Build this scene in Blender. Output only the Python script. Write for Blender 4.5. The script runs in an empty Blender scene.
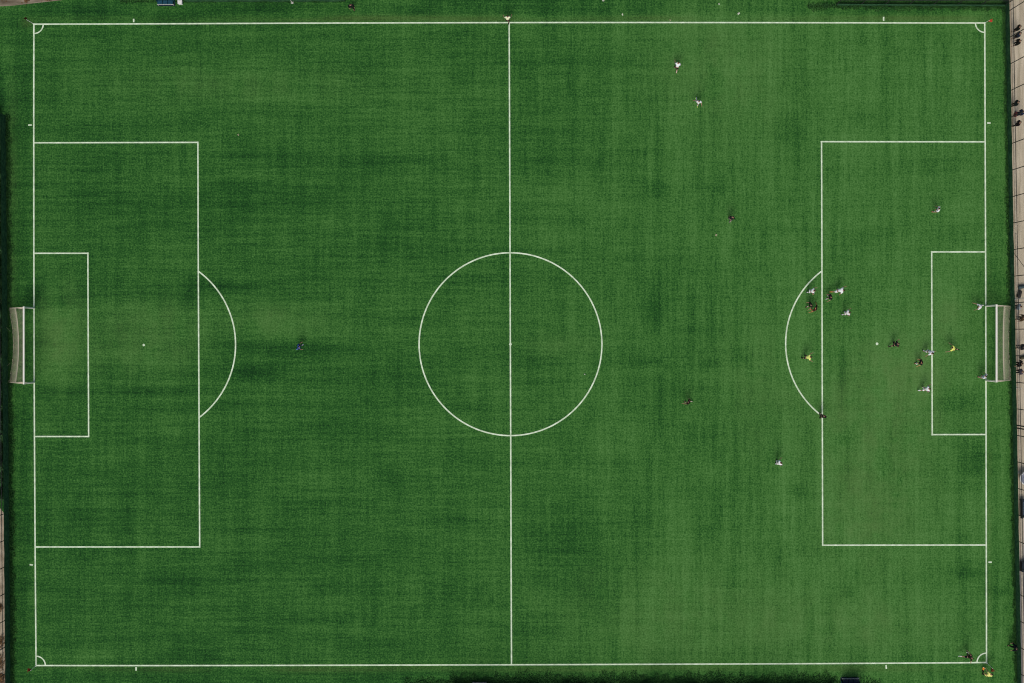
import bpy, bmesh, math, random
import numpy as np
from mathutils import Vector, Matrix
R = math.radians
random.seed(7)
S = bpy.context.scene
COL = S.collection

# ------------------------------------------------------------------ camera, sky, sun, exposure
NX, NY, H = 500.0, 335.0, 112.0            # picture point straight below the drone, height in metres
def W(px, py): return ((px - 512.0) / 10.0, (341.5 - py) / 10.0)     # 10 picture pixels = 1 m on the ground
cam_d = bpy.data.cameras.new('camera'); cam = bpy.data.objects.new('camera', cam_d); COL.objects.link(cam)
cx, cy = W(NX, NY)
cam.location = (cx, cy, H); cam.rotation_euler = (0, 0, 0)
cam_d.sensor_width = 36.0; cam_d.lens = 36.0 * H / 102.4
cam_d.shift_x = -cx / 102.4; cam_d.shift_y = -cy / 102.4
cam_d.clip_start = 1.0; cam_d.clip_end = 3000.0
S.camera = cam

SUN_EL, SUN_AZ = R(52), R(190)             # azimuth clockwise from north (+Y)
w = bpy.data.worlds.new('World'); S.world = w; w.use_nodes = True
nt = w.node_tree; nt.nodes.clear()
sky = nt.nodes.new('ShaderNodeTexSky'); sky.sky_type = 'NISHITA'; sky.sun_disc = False
sky.sun_elevation = SUN_EL; sky.sun_rotation = SUN_AZ; sky.air_density = 1.0; sky.dust_density = 4.0
bg = nt.nodes.new('ShaderNodeBackground'); bg.inputs['Strength'].default_value = 0.06
wo = nt.nodes.new('ShaderNodeOutputWorld')
nt.links.new(sky.outputs[0], bg.inputs[0]); nt.links.new(bg.outputs[0], wo.inputs[0])
sd = bpy.data.lights.new('sun', 'SUN'); sd.energy = 1.3; sd.angle = R(32); sd.color = (1.0, 0.96, 0.89)
so = bpy.data.objects.new('sun', sd); COL.objects.link(so)
dirv = Vector((math.sin(SUN_AZ) * math.cos(SUN_EL), math.cos(SUN_AZ) * math.cos(SUN_EL), math.sin(SUN_EL)))
so.rotation_euler = dirv.to_track_quat('Z', 'Y').to_euler(); so.location = dirv * 150
vs = S.view_settings
vs.view_transform = 'Standard'; vs.look = 'None'; vs.gamma = 1.0; vs.use_curve_mapping = False
vs.exposure = 0.52
S.cycles.pixel_filter_type = 'BLACKMAN_HARRIS'; S.cycles.filter_width = 1.1

# ------------------------------------------------------------------ helpers
def tag(o, label=None, cat=None, group=None, kind=None):
    if label: o['label'] = label
    if cat: o['category'] = cat
    if group: o['group'] = group
    if kind: o['kind'] = kind
    return o
def empty(name, loc=(0, 0, 0), rz=0.0, label=None, cat=None, group=None):
    o = bpy.data.objects.new(name, None); COL.objects.link(o)
    o.location = loc; o.rotation_euler = (0, 0, rz); o.empty_display_size = 0.2
    return tag(o, label, cat, group)
def link(name, me, mats, parent=None, smooth=False):
    o = bpy.data.objects.new(name, me); COL.objects.link(o)
    for m in (mats if isinstance(mats, (list, tuple)) else [mats]): me.materials.append(m)
    if smooth:
        for p in me.polygons: p.use_smooth = True
        me.set_sharp_from_angle(angle=R(50))
    if parent: o.parent = parent
    return o
class MB:
    """collects boxes, bars and sheets; build() links them as one mesh object"""
    def __init__(s): s.v = []; s.f = []
    def add(s, vs_, fs_):
        b = len(s.v); s.v += [tuple(v) for v in vs_]; s.f += [tuple(i + b for i in f) for f in fs_]
    def box(s, x0, x1, y0, y1, z0, z1):
        s.add([(x0,y0,z0),(x1,y0,z0),(x1,y1,z0),(x0,y1,z0),(x0,y0,z1),(x1,y0,z1),(x1,y1,z1),(x0,y1,z1)],
              [(3,2,1,0),(4,5,6,7),(0,1,5,4),(1,2,6,5),(2,3,7,6),(3,0,4,7)])
    def bar(s, a, b, r, n=6, r2=None):
        a = Vector(a); b = Vector(b); d = b - a
        if d.length < 1e-6: return
        q = d.to_track_quat('Z', 'Y'); r2 = r if r2 is None else r2
        vs_ = []
        for (c, rr) in ((a, r), (b, r2)):
            for k in range(n):
                t = 2 * math.pi * k / n
                vs_.append(c + q @ Vector((rr * math.cos(t), rr * math.sin(t), 0)))
        fs_ = [(k, (k + 1) % n, n + (k + 1) % n, n + k) for k in range(n)]
        fs_ += [tuple(range(n - 1, -1, -1)), tuple(range(n, 2 * n))]
        s.add(vs_, fs_)
    def tube(s, pts, r, n=5):
        for a, b in zip(pts[:-1], pts[1:]): s.bar(a, b, r, n)
    def build(s, name, mat, parent=None, smooth=False, bevel=0.0):
        me = bpy.data.meshes.new(name); me.from_pydata(s.v, [], s.f); me.update()
        if bevel:
            bm = bmesh.new(); bm.from_mesh(me)
            bmesh.ops.bevel(bm, geom=bm.edges[:], offset=bevel, segments=2, affect='EDGES', profile=0.5)
            bm.to_mesh(me); bm.free()
        return link(name, me, mat, parent, smooth)

def mat(name, col, rough=0.8, spec=0.3, var=0.0, scale=6.0, stretch=(1, 1, 1), col2=None, metal=0.0, bump=0.0):
    m = bpy.data.materials.new(name); m.use_nodes = True
    n = m.node_tree.nodes; L = m.node_tree.links; b = n['Principled BSDF']
    b.inputs['Roughness'].default_value = rough; b.inputs['Specular IOR Level'].default_value = spec
    b.inputs['Metallic'].default_value = metal
    if col2 is None: col2 = tuple(max(0, c * (1 - var)) for c in col)
    tc = n.new('ShaderNodeTexCoord'); mp = n.new('ShaderNodeMapping'); mp.inputs['Scale'].default_value = stretch
    nz = n.new('ShaderNodeTexNoise'); nz.inputs['Scale'].default_value = scale; nz.inputs['Detail'].default_value = 5
    cr = n.new('ShaderNodeValToRGB')
    cr.color_ramp.elements[0].position = 0.35; cr.color_ramp.elements[1].position = 0.68
    cr.color_ramp.elements[0].color = (*col2, 1); cr.color_ramp.elements[1].color = (*col, 1)
    L.new(tc.outputs['Object'], mp.inputs[0]); L.new(mp.outputs[0], nz.inputs[0]); L.new(nz.outputs[0], cr.inputs[0])
    L.new(cr.outputs[0], b.inputs['Base Color'])
    if bump:
        bp = n.new('ShaderNodeBump'); bp.inputs['Strength'].default_value = bump; bp.inputs['Distance'].default_value = 0.02
        L.new(nz.outputs[0], bp.inputs['Height']); L.new(bp.outputs[0], b.inputs['Normal'])
    return m

M = {}
M['soil'] = mat('soil', (0.10, 0.11, 0.05), 0.95, 0.1, scale=0.4, col2=(0.05, 0.075, 0.03))
M['dirt'] = mat('dirt', (0.46, 0.40, 0.30), 0.95, 0.1, scale=1.3, col2=(0.27, 0.215, 0.15), bump=0.3)
M['paint'] = mat('line_paint', (0.78, 0.90, 0.69), 0.85, 0.15, scale=2.2, col2=(0.50, 0.63, 0.43))
M['goal_white'] = mat('goal_white', (0.88, 0.87, 0.76), 0.35, 0.4, var=0.06, scale=3)
M['net'] = mat('net_cord', (0.72, 0.64, 0.50), 0.85, 0.1, var=0.25, scale=9)
M['cord'] = mat('cord', (0.30, 0.36, 0.22), 0.85, 0.1, var=0.2)
M['fence_steel'] = mat('fence_steel', (0.035, 0.038, 0.036), 0.6, 0.3, var=0.4, scale=5)
M['fence_wire'] = mat('fence_wire', (0.016, 0.030, 0.018), 0.8, 0.1, var=0.3)
M['screen'] = mat('screen_netting', (0.045, 0.12, 0.055), 0.95, 0.05, scale=4, col2=(0.016, 0.055, 0.028))
M['pale_steel'] = mat('pale_steel', (0.66, 0.66, 0.62), 0.5, 0.4, var=0.15)
M['concrete'] = mat('concrete', (0.60, 0.53, 0.41), 0.9, 0.15, var=0.25, scale=3)
M['blue_plastic'] = mat('blue_plastic', (0.010, 0.070, 0.115), 0.4, 0.4, var=0.3)
M['navy'] = mat('navy_paint', (0.012, 0.026, 0.045), 0.5, 0.3, var=0.3)
M['pale_blue'] = mat('pale_blue', (0.22, 0.30, 0.40), 0.5, 0.3, var=0.2)
M['white_plastic'] = mat('white_plastic', (0.80, 0.80, 0.77), 0.4, 0.4, var=0.08)
M['grey_blue'] = mat('grey_blue', (0.25, 0.27, 0.33), 0.6, 0.3, var=0.2)
M['flag_red'] = mat('flag_red', (0.46, 0.055, 0.03), 0.8, 0.1, var=0.25)
M['flag_dark'] = mat('flag_dark_red', (0.14, 0.045, 0.02), 0.8, 0.1, var=0.25)
M['flag_orange'] = mat('flag_orange', (0.85, 0.30, 0.04), 0.8, 0.1, var=0.2)
M['bark'] = mat('bark', (0.12, 0.085, 0.055), 0.95, 0.1, var=0.5, scale=8)
M['leaf'] = mat('leaf', (0.06, 0.11, 0.03), 0.7, 0.2, scale=0.8, col2=(0.025, 0.06, 0.016))
M['hedge_leaf'] = mat('hedge_leaf', (0.07, 0.17, 0.055), 0.9, 0.05, scale=1.2, col2=(0.03, 0.09, 0.032))
M['dry_leaf'] = mat('dry_leaf', (0.22, 0.13, 0.06), 0.9, 0.1, scale=4, col2=(0.08, 0.045, 0.022))
M['straw'] = mat('straw', (0.36, 0.29, 0.18), 0.9, 0.1, scale=4, col2=(0.17, 0.12, 0.07))

# ------------------------------------------------------------------ numpy noise for the wear of the turf
rng = np.random.default_rng(11)
def vnoise(X, Y, cxs, cys):
    gx = X / cxs; gy = Y / cys
    x0 = np.floor(gx).astype(int); y0 = np.floor(gy).astype(int)
    G = rng.normal(0, 1, (y0.max() - y0.min() + 3, x0.max() - x0.min() + 3))
    ix = x0 - x0.min(); iy = y0 - y0.min(); fx = gx - x0; fy = gy - y0
    fx = fx * fx * (3 - 2 * fx); fy = fy * fy * (3 - 2 * fy)
    return ((G[iy, ix] * (1 - fx) + G[iy, ix + 1] * fx) * (1 - fy) + (G[iy + 1, ix] * (1 - fx) + G[iy + 1, ix + 1] * fx) * fy)
def sstep(a, b, x):
    t = np.clip((x - a) / (b - a), 0, 1); return t * t * (3 - 2 * t)

# ------------------------------------------------------------------ the setting
m = MB(); m.add([(-700,-700,-0.03),(700,-700,-0.03),(700,700,-0.03),(-700,700,-0.03)], [(0,1,2,3)])
tag(m.build('ground', M['soil']), kind='structure')

def turf_edge(py):            # right edge of the turf (the foot of the fence), in picture pixels
    return 1005.2 + (py + 5) * (12.3 / 695.0)

def make_turf():
    NXg, NYg = 431, 301
    py = np.linspace(-45, 735, NYg)[:, None] * np.ones((1, NXg))
    u = np.linspace(0, 1, NXg)[None, :] * np.ones((NYg, 1))
    left = -60.0
    px = left + (turf_edge(py) - left) * u
    s = sstep(470, 720, px)
    P = 0.415 + 0.21 * sstep(300, 840, px)  # left-to-right rise puts the sheen of the leaning pile into the colour
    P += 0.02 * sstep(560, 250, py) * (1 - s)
    hs = vnoise(px, py, 170, 7) * 0.020 + vnoise(px, py, 90, 14) * 0.018 + vnoise(px, py, 80, 5) * 0.028
    vsn = vnoise(px, py, 7, 170) * 0.034 + vnoise(px, py, 13, 90) * 0.030 + vnoise(px, py, 5, 80) * 0.030
    P += hs * (1 - 0.5 * s) + vsn * (0.55 + 0.55 * s)
    P += vnoise(px, py, 34, 30) * 0.018 + vnoise(px, py, 16, 14) * 0.018 + vnoise(px, py, 110, 80) * 0.010 + vnoise(px, py, 8, 8) * 0.016
    # patches of flattened (pale) and upright (dark) pile: x, y, half width, half height, amount
    for (a, b, ra, rb, k) in [
        (62, 330, 26, 34, .13), (52, 372, 22, 26, .10), (140, 340, 55, 38, .09), (262, 322, 60, 16, .10), (300, 325, 50, 10, .05),
        (880, 375, 75, 55, .09), (868, 505, 45, 60, .09), (895, 545, 40, 30, .05), (725, 70, 50, 60, .06), (700, 600, 120, 45, .06),
        (860, 620, 90, 30, .06), (230, 85, 140, 18, .06), (390, 110, 60, 26, .05), (860, 80, 60, 50, .04), (940, 320, 30, 40, .05),
        (760, 350, 30, 60, .05), (610, 430, 60, 20, .04), (430, 420, 60, 12, .05), (330, 300, 40, 8, .05), (560, 345, 40, 10, .06),
        (11, 215, 4, 130, .13), (17, 470, 5, 120, .08), (5, 55, 6, 45, .09), (995, 90, 7, 90, .05), (1003, 470, 6, 120, .05), (1000, 640, 8, 25, .08),
        (36, 293, 9, 14, -.12), (68, 300, 14, 8, -.09), (44, 341, 9, 7, -.10), (44, 390, 12, 12, -.10), (75, 392, 16, 8, -.07), (150, 391, 50, 3.5, -.12),
        (220, 285, 38, 6, -.13), (250, 346, 34, 5, -.10), (312, 350, 46, 6, -.15), (252, 372, 22, 7, -.15), (175, 375, 60, 5, -.06),
        (390, 376, 46, 4, -.09), (330, 425, 40, 16, -.05), (190, 300, 12, 8, -.07), (215, 330, 8, 10, -.06),
        (655, 310, 12, 20, -.10), (690, 330, 4, 70, -.10), (712, 320, 5, 50, -.10), (712, 363, 12, 4, -.11), (742, 358, 9, 10, -.09), (640, 362, 26, 5, -.09), (660, 400, 5, 40, -.09),
        (844, 372, 5, 26, -.12), (846, 480, 10, 20, -.11), (798, 492, 10, 10, -.10), (868, 480, 8, 9, -.07), (780, 560, 10, 26, -.06),
        (962, 402, 20, 13, -.11), (976, 462, 12, 18, -.12), (972, 572, 24, 10, -.13), (992, 590, 16, 7, -.10), (965, 540, 14, 10, -.06), (846, 595, 10, 8, -.09), (905, 520, 8, 8, -.05),
        (590, 545, 60, 45, -.08), (575, 590, 24, 12, -.06), (565, 130, 50, 40, -.05), (655, 190, 14, 8, -.10), (716, 192, 12, 8, -.08), (560, 165, 60, 6, -.06),
        (785, 132, 26, 16, -.09), (860, 120, 26, 10, -.06), (960, 236, 18, 12, -.09), (935, 165, 40, 10, -.05), (870, 235, 26, 12, -.04), (540, 64, 50, 6, -.07), (620, 64, 40, 8, -.06),
        (190, 583, 46, 9, -.09), (120, 600, 60, 16, -.04), (195, 652, 26, 12, -.06), (370, 645, 34, 9, -.07), (390, 478, 12, 14, -.07), (456, 520, 26, 8, -.06), (90, 515, 26, 10, -.06),
        (320, 160, 60, 10, -.05), (250, 200, 90, 12, -.06), (110, 195, 40, 18, -.05), (420, 250, 60, 12, -.05), (130, 290, 40, 10, -.05), (440, 35, 60, 7, -.05),
        (90, 12, 36, 5, -.10), (200, 14, 50, 5, -.08), (410, 12, 30, 5, -.08), (270, 10, 30, 5, -.06), (880, 11, 60, 5, -.07)]:
        P += (2.0 if k < 0 else 1.4) * k * np.exp(-((px - a) / ra) ** 2 - ((py - b) / rb) ** 2)
    # the run-off is toned darker than the field of play
    P -= 0.105 * np.clip(sstep(33, 27, px) + sstep(17, 10, py) * (px < 990) + sstep(668, 674, py) * sstep(990, 960, px) * .8, 0, 1) * (1 + .35 * vnoise(px, py, 60, 25))
    P -= 0.05 * sstep(988, 993, px) * (py > 20)
    # scuffed, slightly brown infill just outside the touchlines
    B = (0.25 + 0.4 * sstep(150, 320, px)) * np.exp(-((py - 18.5) / 3.0) ** 2) * (px > 36) * (px < 985) + 0.55 * np.exp(-((py - 669) / 3.0) ** 2) * (px > 36) * (px < 985)
    B += 0.25 * np.exp(-((px - 989) / 2.5) ** 2)
    B += 0.8 * np.exp(-((px - 27) / 6.0) ** 2 - ((py - 22) / 5.0) ** 2)
    B = np.clip(B * (0.6 + 0.5 * vnoise(px, py, 60, 8)), 0, 1)
    P += 0.10 * B
    Wn = np.zeros_like(px)
    for (a, b, ra, rb, k) in [(880, 420, 60, 75, .75), (872, 520, 40, 45, .9), (905, 370, 40, 30, .6), (60, 335, 24, 40, .8), (145, 338, 45, 30, .6), (270, 322, 50, 14, .55),
                              (720, 70, 60, 60, .5), (700, 610, 120, 45, .4), (860, 625, 80, 25, .45), (945, 320, 22, 30, .5), (760, 380, 40, 60, .35), (12, 210, 5, 120, .5), (230, 85, 120, 16, .3), (560, 345, 40, 10, .3)]:
        Wn += k * np.exp(-((px - a) / ra) ** 2 - ((py - b) / rb) ** 2)
    Wn = np.clip(Wn * (.7 + .35 * vnoise(px, py, 14, 22) + .25 * vnoise(px, py, 5, 5)), 0, 1)
    X = (px - 512) / 10.0; Y = (341.5 - py) / 10.0
    V = np.stack([X, Y, np.zeros_like(X)], -1).reshape(-1, 3)
    idx = np.arange(NXg * NYg).reshape(NYg, NXg)
    F = np.stack([idx[1:, :-1], idx[1:, 1:], idx[:-1, 1:], idx[:-1, :-1]], -1).reshape(-1, 4)
    me = bpy.data.meshes.new('turf'); me.from_pydata(V.tolist(), [], F.tolist()); me.update()
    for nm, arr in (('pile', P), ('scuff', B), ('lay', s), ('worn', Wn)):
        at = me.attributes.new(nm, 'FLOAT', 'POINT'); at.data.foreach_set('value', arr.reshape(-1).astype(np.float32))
    mt = bpy.data.materials.new('artificial_turf'); mt.use_nodes = True
    n = mt.node_tree.nodes; L = mt.node_tree.links; b = n['Principled BSDF']
    b.inputs['Roughness'].default_value = 0.9; b.inputs['Specular IOR Level'].default_value = 0.08
    def attr(nm):
        a = n.new('ShaderNodeAttribute'); a.attribute_name = nm; return a.outputs['Fac']
    def mth(op, a, b_):
        q = n.new('ShaderNodeMath'); q.operation = op
        for i, v in enumerate((a, b_)):
            if isinstance(v, (int, float)): q.inputs[i].default_value = v
            else: L.new(v, q.inputs[i])
        return q.outputs[0]
    tc = n.new('ShaderNodeTexCoord')
    def noise(scale, stretch, detail=3.0):
        mp = n.new('ShaderNodeMapping'); mp.inputs['Scale'].default_value = stretch
        q = n.new('ShaderNodeTexNoise'); q.inputs['Scale'].default_value = scale; q.inputs['Detail'].default_value = detail
        q.inputs['Roughness'].default_value = 0.65
        L.new(tc.outputs['Object'], mp.inputs[0]); L.new(mp.outputs[0], q.inputs[0])
        return mth('SUBTRACT', q.outputs[0], 0.5)
    nh = noise(3.0, (0.045, 1, 1), 2); nv = noise(3.0, (1, 0.045, 1), 2); ni = noise(6.5, (1, 1, 1), 2)
    nh2 = noise(4.2, (0.3, 1, 1), 3); nv2 = noise(4.2, (1, 0.3, 1), 3)
    lay = attr('lay')
    # the brushed-in threads run along the pitch in the left half and across it in the right half
    wh = mth('MULTIPLY_ADD', lay, -0.20); wh.node.inputs[2].default_value = 0.50
    wv = mth('MULTIPLY_ADD', lay, 0.20); wv.node.inputs[2].default_value = 0.36
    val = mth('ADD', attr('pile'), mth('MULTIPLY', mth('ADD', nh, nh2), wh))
    val = mth('ADD', val, mth('MULTIPLY', mth('ADD', nv, nv2), wv))
    val = mth('ADD', val, mth('MULTIPLY', ni, 1.45))
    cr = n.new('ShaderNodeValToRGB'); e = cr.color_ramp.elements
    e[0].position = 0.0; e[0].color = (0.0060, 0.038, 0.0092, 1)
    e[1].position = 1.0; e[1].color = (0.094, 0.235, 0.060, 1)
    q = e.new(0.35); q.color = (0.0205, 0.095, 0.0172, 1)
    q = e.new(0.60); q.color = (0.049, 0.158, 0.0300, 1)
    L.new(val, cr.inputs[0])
    mix = n.new('ShaderNodeMix'); mix.data_type = 'RGBA'
    mix.inputs[7].default_value = (0.085, 0.095, 0.032, 1)
    L.new(mth('MULTIPLY', attr('scuff'), 0.5), mix.inputs[0]); L.new(cr.outputs[0], mix.inputs[6])
    mw = n.new('ShaderNodeMix'); mw.data_type = 'RGBA'; mw.blend_type = 'MIX'
    mw.inputs[7].default_value = (0.118, 0.20, 0.062, 1)
    L.new(mth('MULTIPLY', attr('worn'), 0.34), mw.inputs[0]); L.new(mix.outputs[2], mw.inputs[6])
    L.new(mw.outputs[2], b.inputs['Base Color'])
    bp = n.new('ShaderNodeBump'); bp.inputs['Strength'].default_value = 0.4; bp.inputs['Distance'].default_value = 0.03
    L.new(ni, bp.inputs['Height']); L.new(bp.outputs[0], b.inputs['Normal'])
    tag(link('turf', me, mt), kind='structure')
make_turf()

def strip(pts, width, z, name):
    """painted line of constant width along a polyline given in picture pixels"""
    P_ = [Vector((*W(*p), z)) for p in pts]; vs_ = []; fs_ = []
    for i, p in enumerate(P_):
        d = (P_[min(i + 1, len(P_) - 1)] - P_[max(i - 1, 0)]).normalized()
        nn = Vector((-d.y, d.x, 0)) * width * 0.5
        vs_ += [p + nn, p - nn]
    for i in range(len(P_) - 1): fs_.append((2 * i, 2 * i + 1, 2 * i + 3, 2 * i + 2))
    m = MB(); m.add(vs_, fs_)
    return tag(m.build(name, M['paint']), kind='structure')
def curve(pts, n=40):
    """smooth polyline through a few measured points (Lagrange)"""
    ts = [0.0]
    for a, b in zip(pts[:-1], pts[1:]): ts.append(ts[-1] + math.dist(a, b))
    out = []
    for i in range(n + 1):
        t = ts[-1] * i / n; x = y = 0
        for j in range(len(pts)):
            l = 1.0
            for k in range(len(pts)):
                if k != j: l *= (t - ts[k]) / (ts[j] - ts[k])
            x += pts[j][0] * l; y += pts[j][1] * l
        out.append((x, y))
    return out
LW = 0.140
strip(curve([(33.2, 24.2), (250, 23.4), (510, 22.6), (740, 22.6), (985.4, 23.0)]), LW, 0.004, 'touchline')
strip(curve([(35.2, 665.5), (250, 665.45), (510, 664.75), (740, 663.95), (987.3, 662.5)]), LW, 0.004, 'touchline')
strip(curve([(33.9, 23.4), (34.1, 340), (36.1, 666.3)]), LW, 0.008, 'goal_line')
strip(curve([(984.7, 22.2), (985.8, 340), (986.5, 663.3)]), LW, 0.008, 'goal_line')
strip([(509.2, 22.6), (510.35, 344), (511.5, 664.7)], LW, 0.012, 'halfway_line')
strip([(33.95, 142.8), (198.6, 142.4)], LW, 0.012, 'penalty_area_line')
strip([(197.9, 141.6), (198.4, 285), (199.1, 415), (199.7, 547.7)], LW, 0.016, 'penalty_area_line')
strip([(35.3, 546.95), (200.4, 546.9)], LW, 0.012, 'penalty_area_line')
strip([(34.0, 253.3), (88.7, 253.3)], LW, 0.012, 'goal_area_line')
strip([(87.9, 252.5), (88.3, 345), (88.7, 437.3)], LW, 0.016, 'goal_area_line')
strip([(34.8, 436.5), (89.4, 436.5)], LW, 0.012, 'goal_area_line')
strip([(820.6, 141.7), (985.0, 141.8)], LW, 0.012, 'penalty_area_line')
strip([(821.5, 141.0), (822.0, 300), (822.3, 420), (822.6, 545.9)], LW, 0.016, 'penalty_area_line')
strip([(821.8, 545.2), (986.2, 545.0)], LW, 0.012, 'penalty_area_line')
strip([(930.9, 251.9), (985.4, 251.9)], LW, 0.012, 'goal_area_line')
strip([(931.6, 251.1), (931.9, 345), (932.2, 435.4)], LW, 0.016, 'goal_area_line')
strip([(931.4, 434.6), (986.0, 434.5)], LW, 0.012, 'goal_area_line')
def arc(cx_, cy_, r, a0, a1, n=96): return [(cx_ + r * math.cos(R(a0 + (a1 - a0) * i / n)), cy_ - r * math.sin(R(a0 + (a1 - a0) * i / n))) for i in range(n + 1)]
strip(arc(510.5, 344.2, 91.4, 0, 360, 160), LW, 0.020, 'centre_circle')
def through(a, b, c, n=60):
    (x1, y1), (x2, y2), (x3, y3) = a, b, c
    d = 2 * (x1 * (y2 - y3) + x2 * (y3 - y1) + x3 * (y1 - y2))
    ux = ((x1*x1+y1*y1)*(y2-y3)+(x2*x2+y2*y2)*(y3-y1)+(x3*x3+y3*y3)*(y1-y2))/d
    uy = ((x1*x1+y1*y1)*(x3-x2)+(x2*x2+y2*y2)*(x1-x3)+(x3*x3+y3*y3)*(x2-x1))/d
    r = math.dist((ux, uy), a); t1 = math.atan2(y1-uy, x1-ux); t3 = math.atan2(y3-uy, x3-ux); t2 = math.atan2(y2-uy, x2-ux)
    if abs(t2) > math.pi / 2:
        t1 %= 2 * math.pi; t3 %= 2 * math.pi
    return [(ux + r * math.cos(t1 + (t3-t1)*i/n), uy + r * math.sin(t1 + (t3-t1)*i/n)) for i in range(n + 1)]
strip(through((198.6, 271.4), (235.6, 345.0), (199.6, 417.2)), LW, 0.020, 'penalty_arc')
strip(through((821.6, 271.2), (785.6, 343.5), (821.0, 415.2)), LW, 0.020, 'penalty_arc')
for (x, y, a0) in ((33.9, 24.2, -90), (984.8, 23.0, 180), (986.4, 662.5, 90), (36.0, 665.5, 0)):
    strip(arc(x, y, 9.4, a0, a0 + 90, 16), LW * 0.9, 0.016, 'corner_arc')
def dot(x, y, r, z, name):
    m = MB(); c = W(x, y); m.add([(c[0] + r * math.cos(k * math.pi / 8), c[1] + r * math.sin(k * math.pi / 8), z) for k in range(16)], [tuple(range(16))])
    tag(m.build(name, M['paint']), kind='structure')
dot(143.8, 345.0, 0.12, 0.006, 'penalty_spot'); dot(877.0, 343.8, 0.135, 0.006, 'penalty_spot'); dot(510.4, 344.3, 0.13, 0.024, 'centre_spot')
for a, b in (((133.7, 18.8), (133.7, 22.2)), ((883.6, 16.8), (883.6, 20.8)), ((136.1, 667.2), (136.1, 670.6)), ((886.0, 665.0), (886.4, 668.8)),
             ((28.2, 125.1), (31.8, 125.0)), ((987.2, 123.0), (990.6, 123.0)), ((29.6, 564.6), (33.0, 565.0)), ((988.4, 562.2), (991.8, 562.2))):
    strip([a, b], 0.15, 0.004, 'corner_distance_mark')

# ground beyond the fences
def path_material():
    mt = bpy.data.materials.new('beaten_path'); mt.use_nodes = True
    n = mt.node_tree.nodes; L = mt.node_tree.links; b = n['Principled BSDF']
    b.inputs['Roughness'].default_value = 0.95; b.inputs['Specular IOR Level'].default_value = 0.1
    tc = n.new('ShaderNodeTexCoord')
    mp = n.new('ShaderNodeMapping'); mp.inputs['Scale'].default_value = (2.2, 0.16, 1)
    nz = n.new('ShaderNodeTexNoise'); nz.inputs['Scale'].default_value = 1.6; nz.inputs['Detail'].default_value = 6
    cr = n.new('ShaderNodeValToRGB'); e = cr.color_ramp.elements
    e[0].position = 0.3; e[0].color = (0.40, 0.34, 0.24, 1); e[1].position = 0.7; e[1].color = (0.66, 0.58, 0.435, 1)
    L.new(tc.outputs['Object'], mp.inputs[0]); L.new(mp.outputs[0], nz.inputs[0]); L.new(nz.outputs[0], cr.inputs[0])
    # the southern stretch is old grey asphalt
    sx = n.new('ShaderNodeSeparateXYZ'); L.new(tc.outputs['Object'], sx.inputs[0])
    n2 = n.new('ShaderNodeTexNoise'); n2.inputs['Scale'].default_value = 0.5
    L.new(tc.outputs['Object'], n2.inputs[0])
    ad = n.new('ShaderNodeMath'); ad.operation = 'MULTIPLY_ADD'; ad.inputs[1].default_value = 5.0
    L.new(n2.outputs[0], ad.inputs[0]); L.new(sx.outputs['Y'], ad.inputs[2])
    mr = n.new('ShaderNodeMapRange'); mr.inputs[1].default_value = -16.0; mr.inputs[2].default_value = -22.0
    L.new(ad.outputs[0], mr.inputs[0])
    c2 = n.new('ShaderNodeValToRGB'); c2.color_ramp.elements[0].color = (0.18, 0.185, 0.18, 1); c2.color_ramp.elements[1].color = (0.29, 0.29, 0.285, 1)
    L.new(nz.outputs[0], c2.inputs[0])
    mx = n.new('ShaderNodeMix'); mx.data_type = 'RGBA'
    L.new(mr.outputs[0], mx.inputs[0]); L.new(cr.outputs[0], mx.inputs[6]); L.new(c2.outputs[0], mx.inputs[7])
    L.new(mx.outputs[2], b.inputs['Base Color'])
    return mt
def sheet(pts, z, name, material):
    m = MB(); m.add([(*W(*p), z) for p in pts], [tuple(range(len(pts)))[::-1]])
    return tag(m.build(name, material), kind='structure')
sheet([(turf_edge(-60) + 1, -60), (1180, -60), (1180, 760), (turf_edge(760) + 1, 760)], -0.004, 'path', path_material())
m = MB()
for (y0, y1) in ((-40, 230), (234, 740)):
    a0, a1 = W(turf_edge(y0) + 5.5, y0), W(turf_edge(y1) + 5.5, y1)
    m.add([(a0[0], a0[1], -0.002), (a0[0] + .13, a0[1], -0.002), (a0[0] + .13, a0[1], .08), (a0[0], a0[1], .08),
           (a1[0], a1[1], -0.002), (a1[0] + .13, a1[1], -0.002), (a1[0] + .13, a1[1], .08), (a1[0], a1[1], .08)],
          [(0,1,2,3),(7,6,5,4),(3,2,6,7),(1,5,6,2),(0,3,7,4)])
tag(m.build('kerb', M['concrete']), kind='structure')
sheet([(-120, 470), (0, 508), (9.2, 520), (10.4, 690), (10.8, 760), (-120, 760)], 0.004, 'dirt_verge', M['dirt'])
sheet([(-120, -60), (72, -60), (62, .2), (34, 3.2), (14, 5.6), (-20, 7.5), (-120, 8)], 0.004, 'dirt_verge', mat('dark_dirt', (0.34, 0.29, 0.215), 0.95, 0.1, scale=1.1, stretch=(.35, 1.6, 1), col2=(0.11, 0.09, 0.06)))

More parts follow.
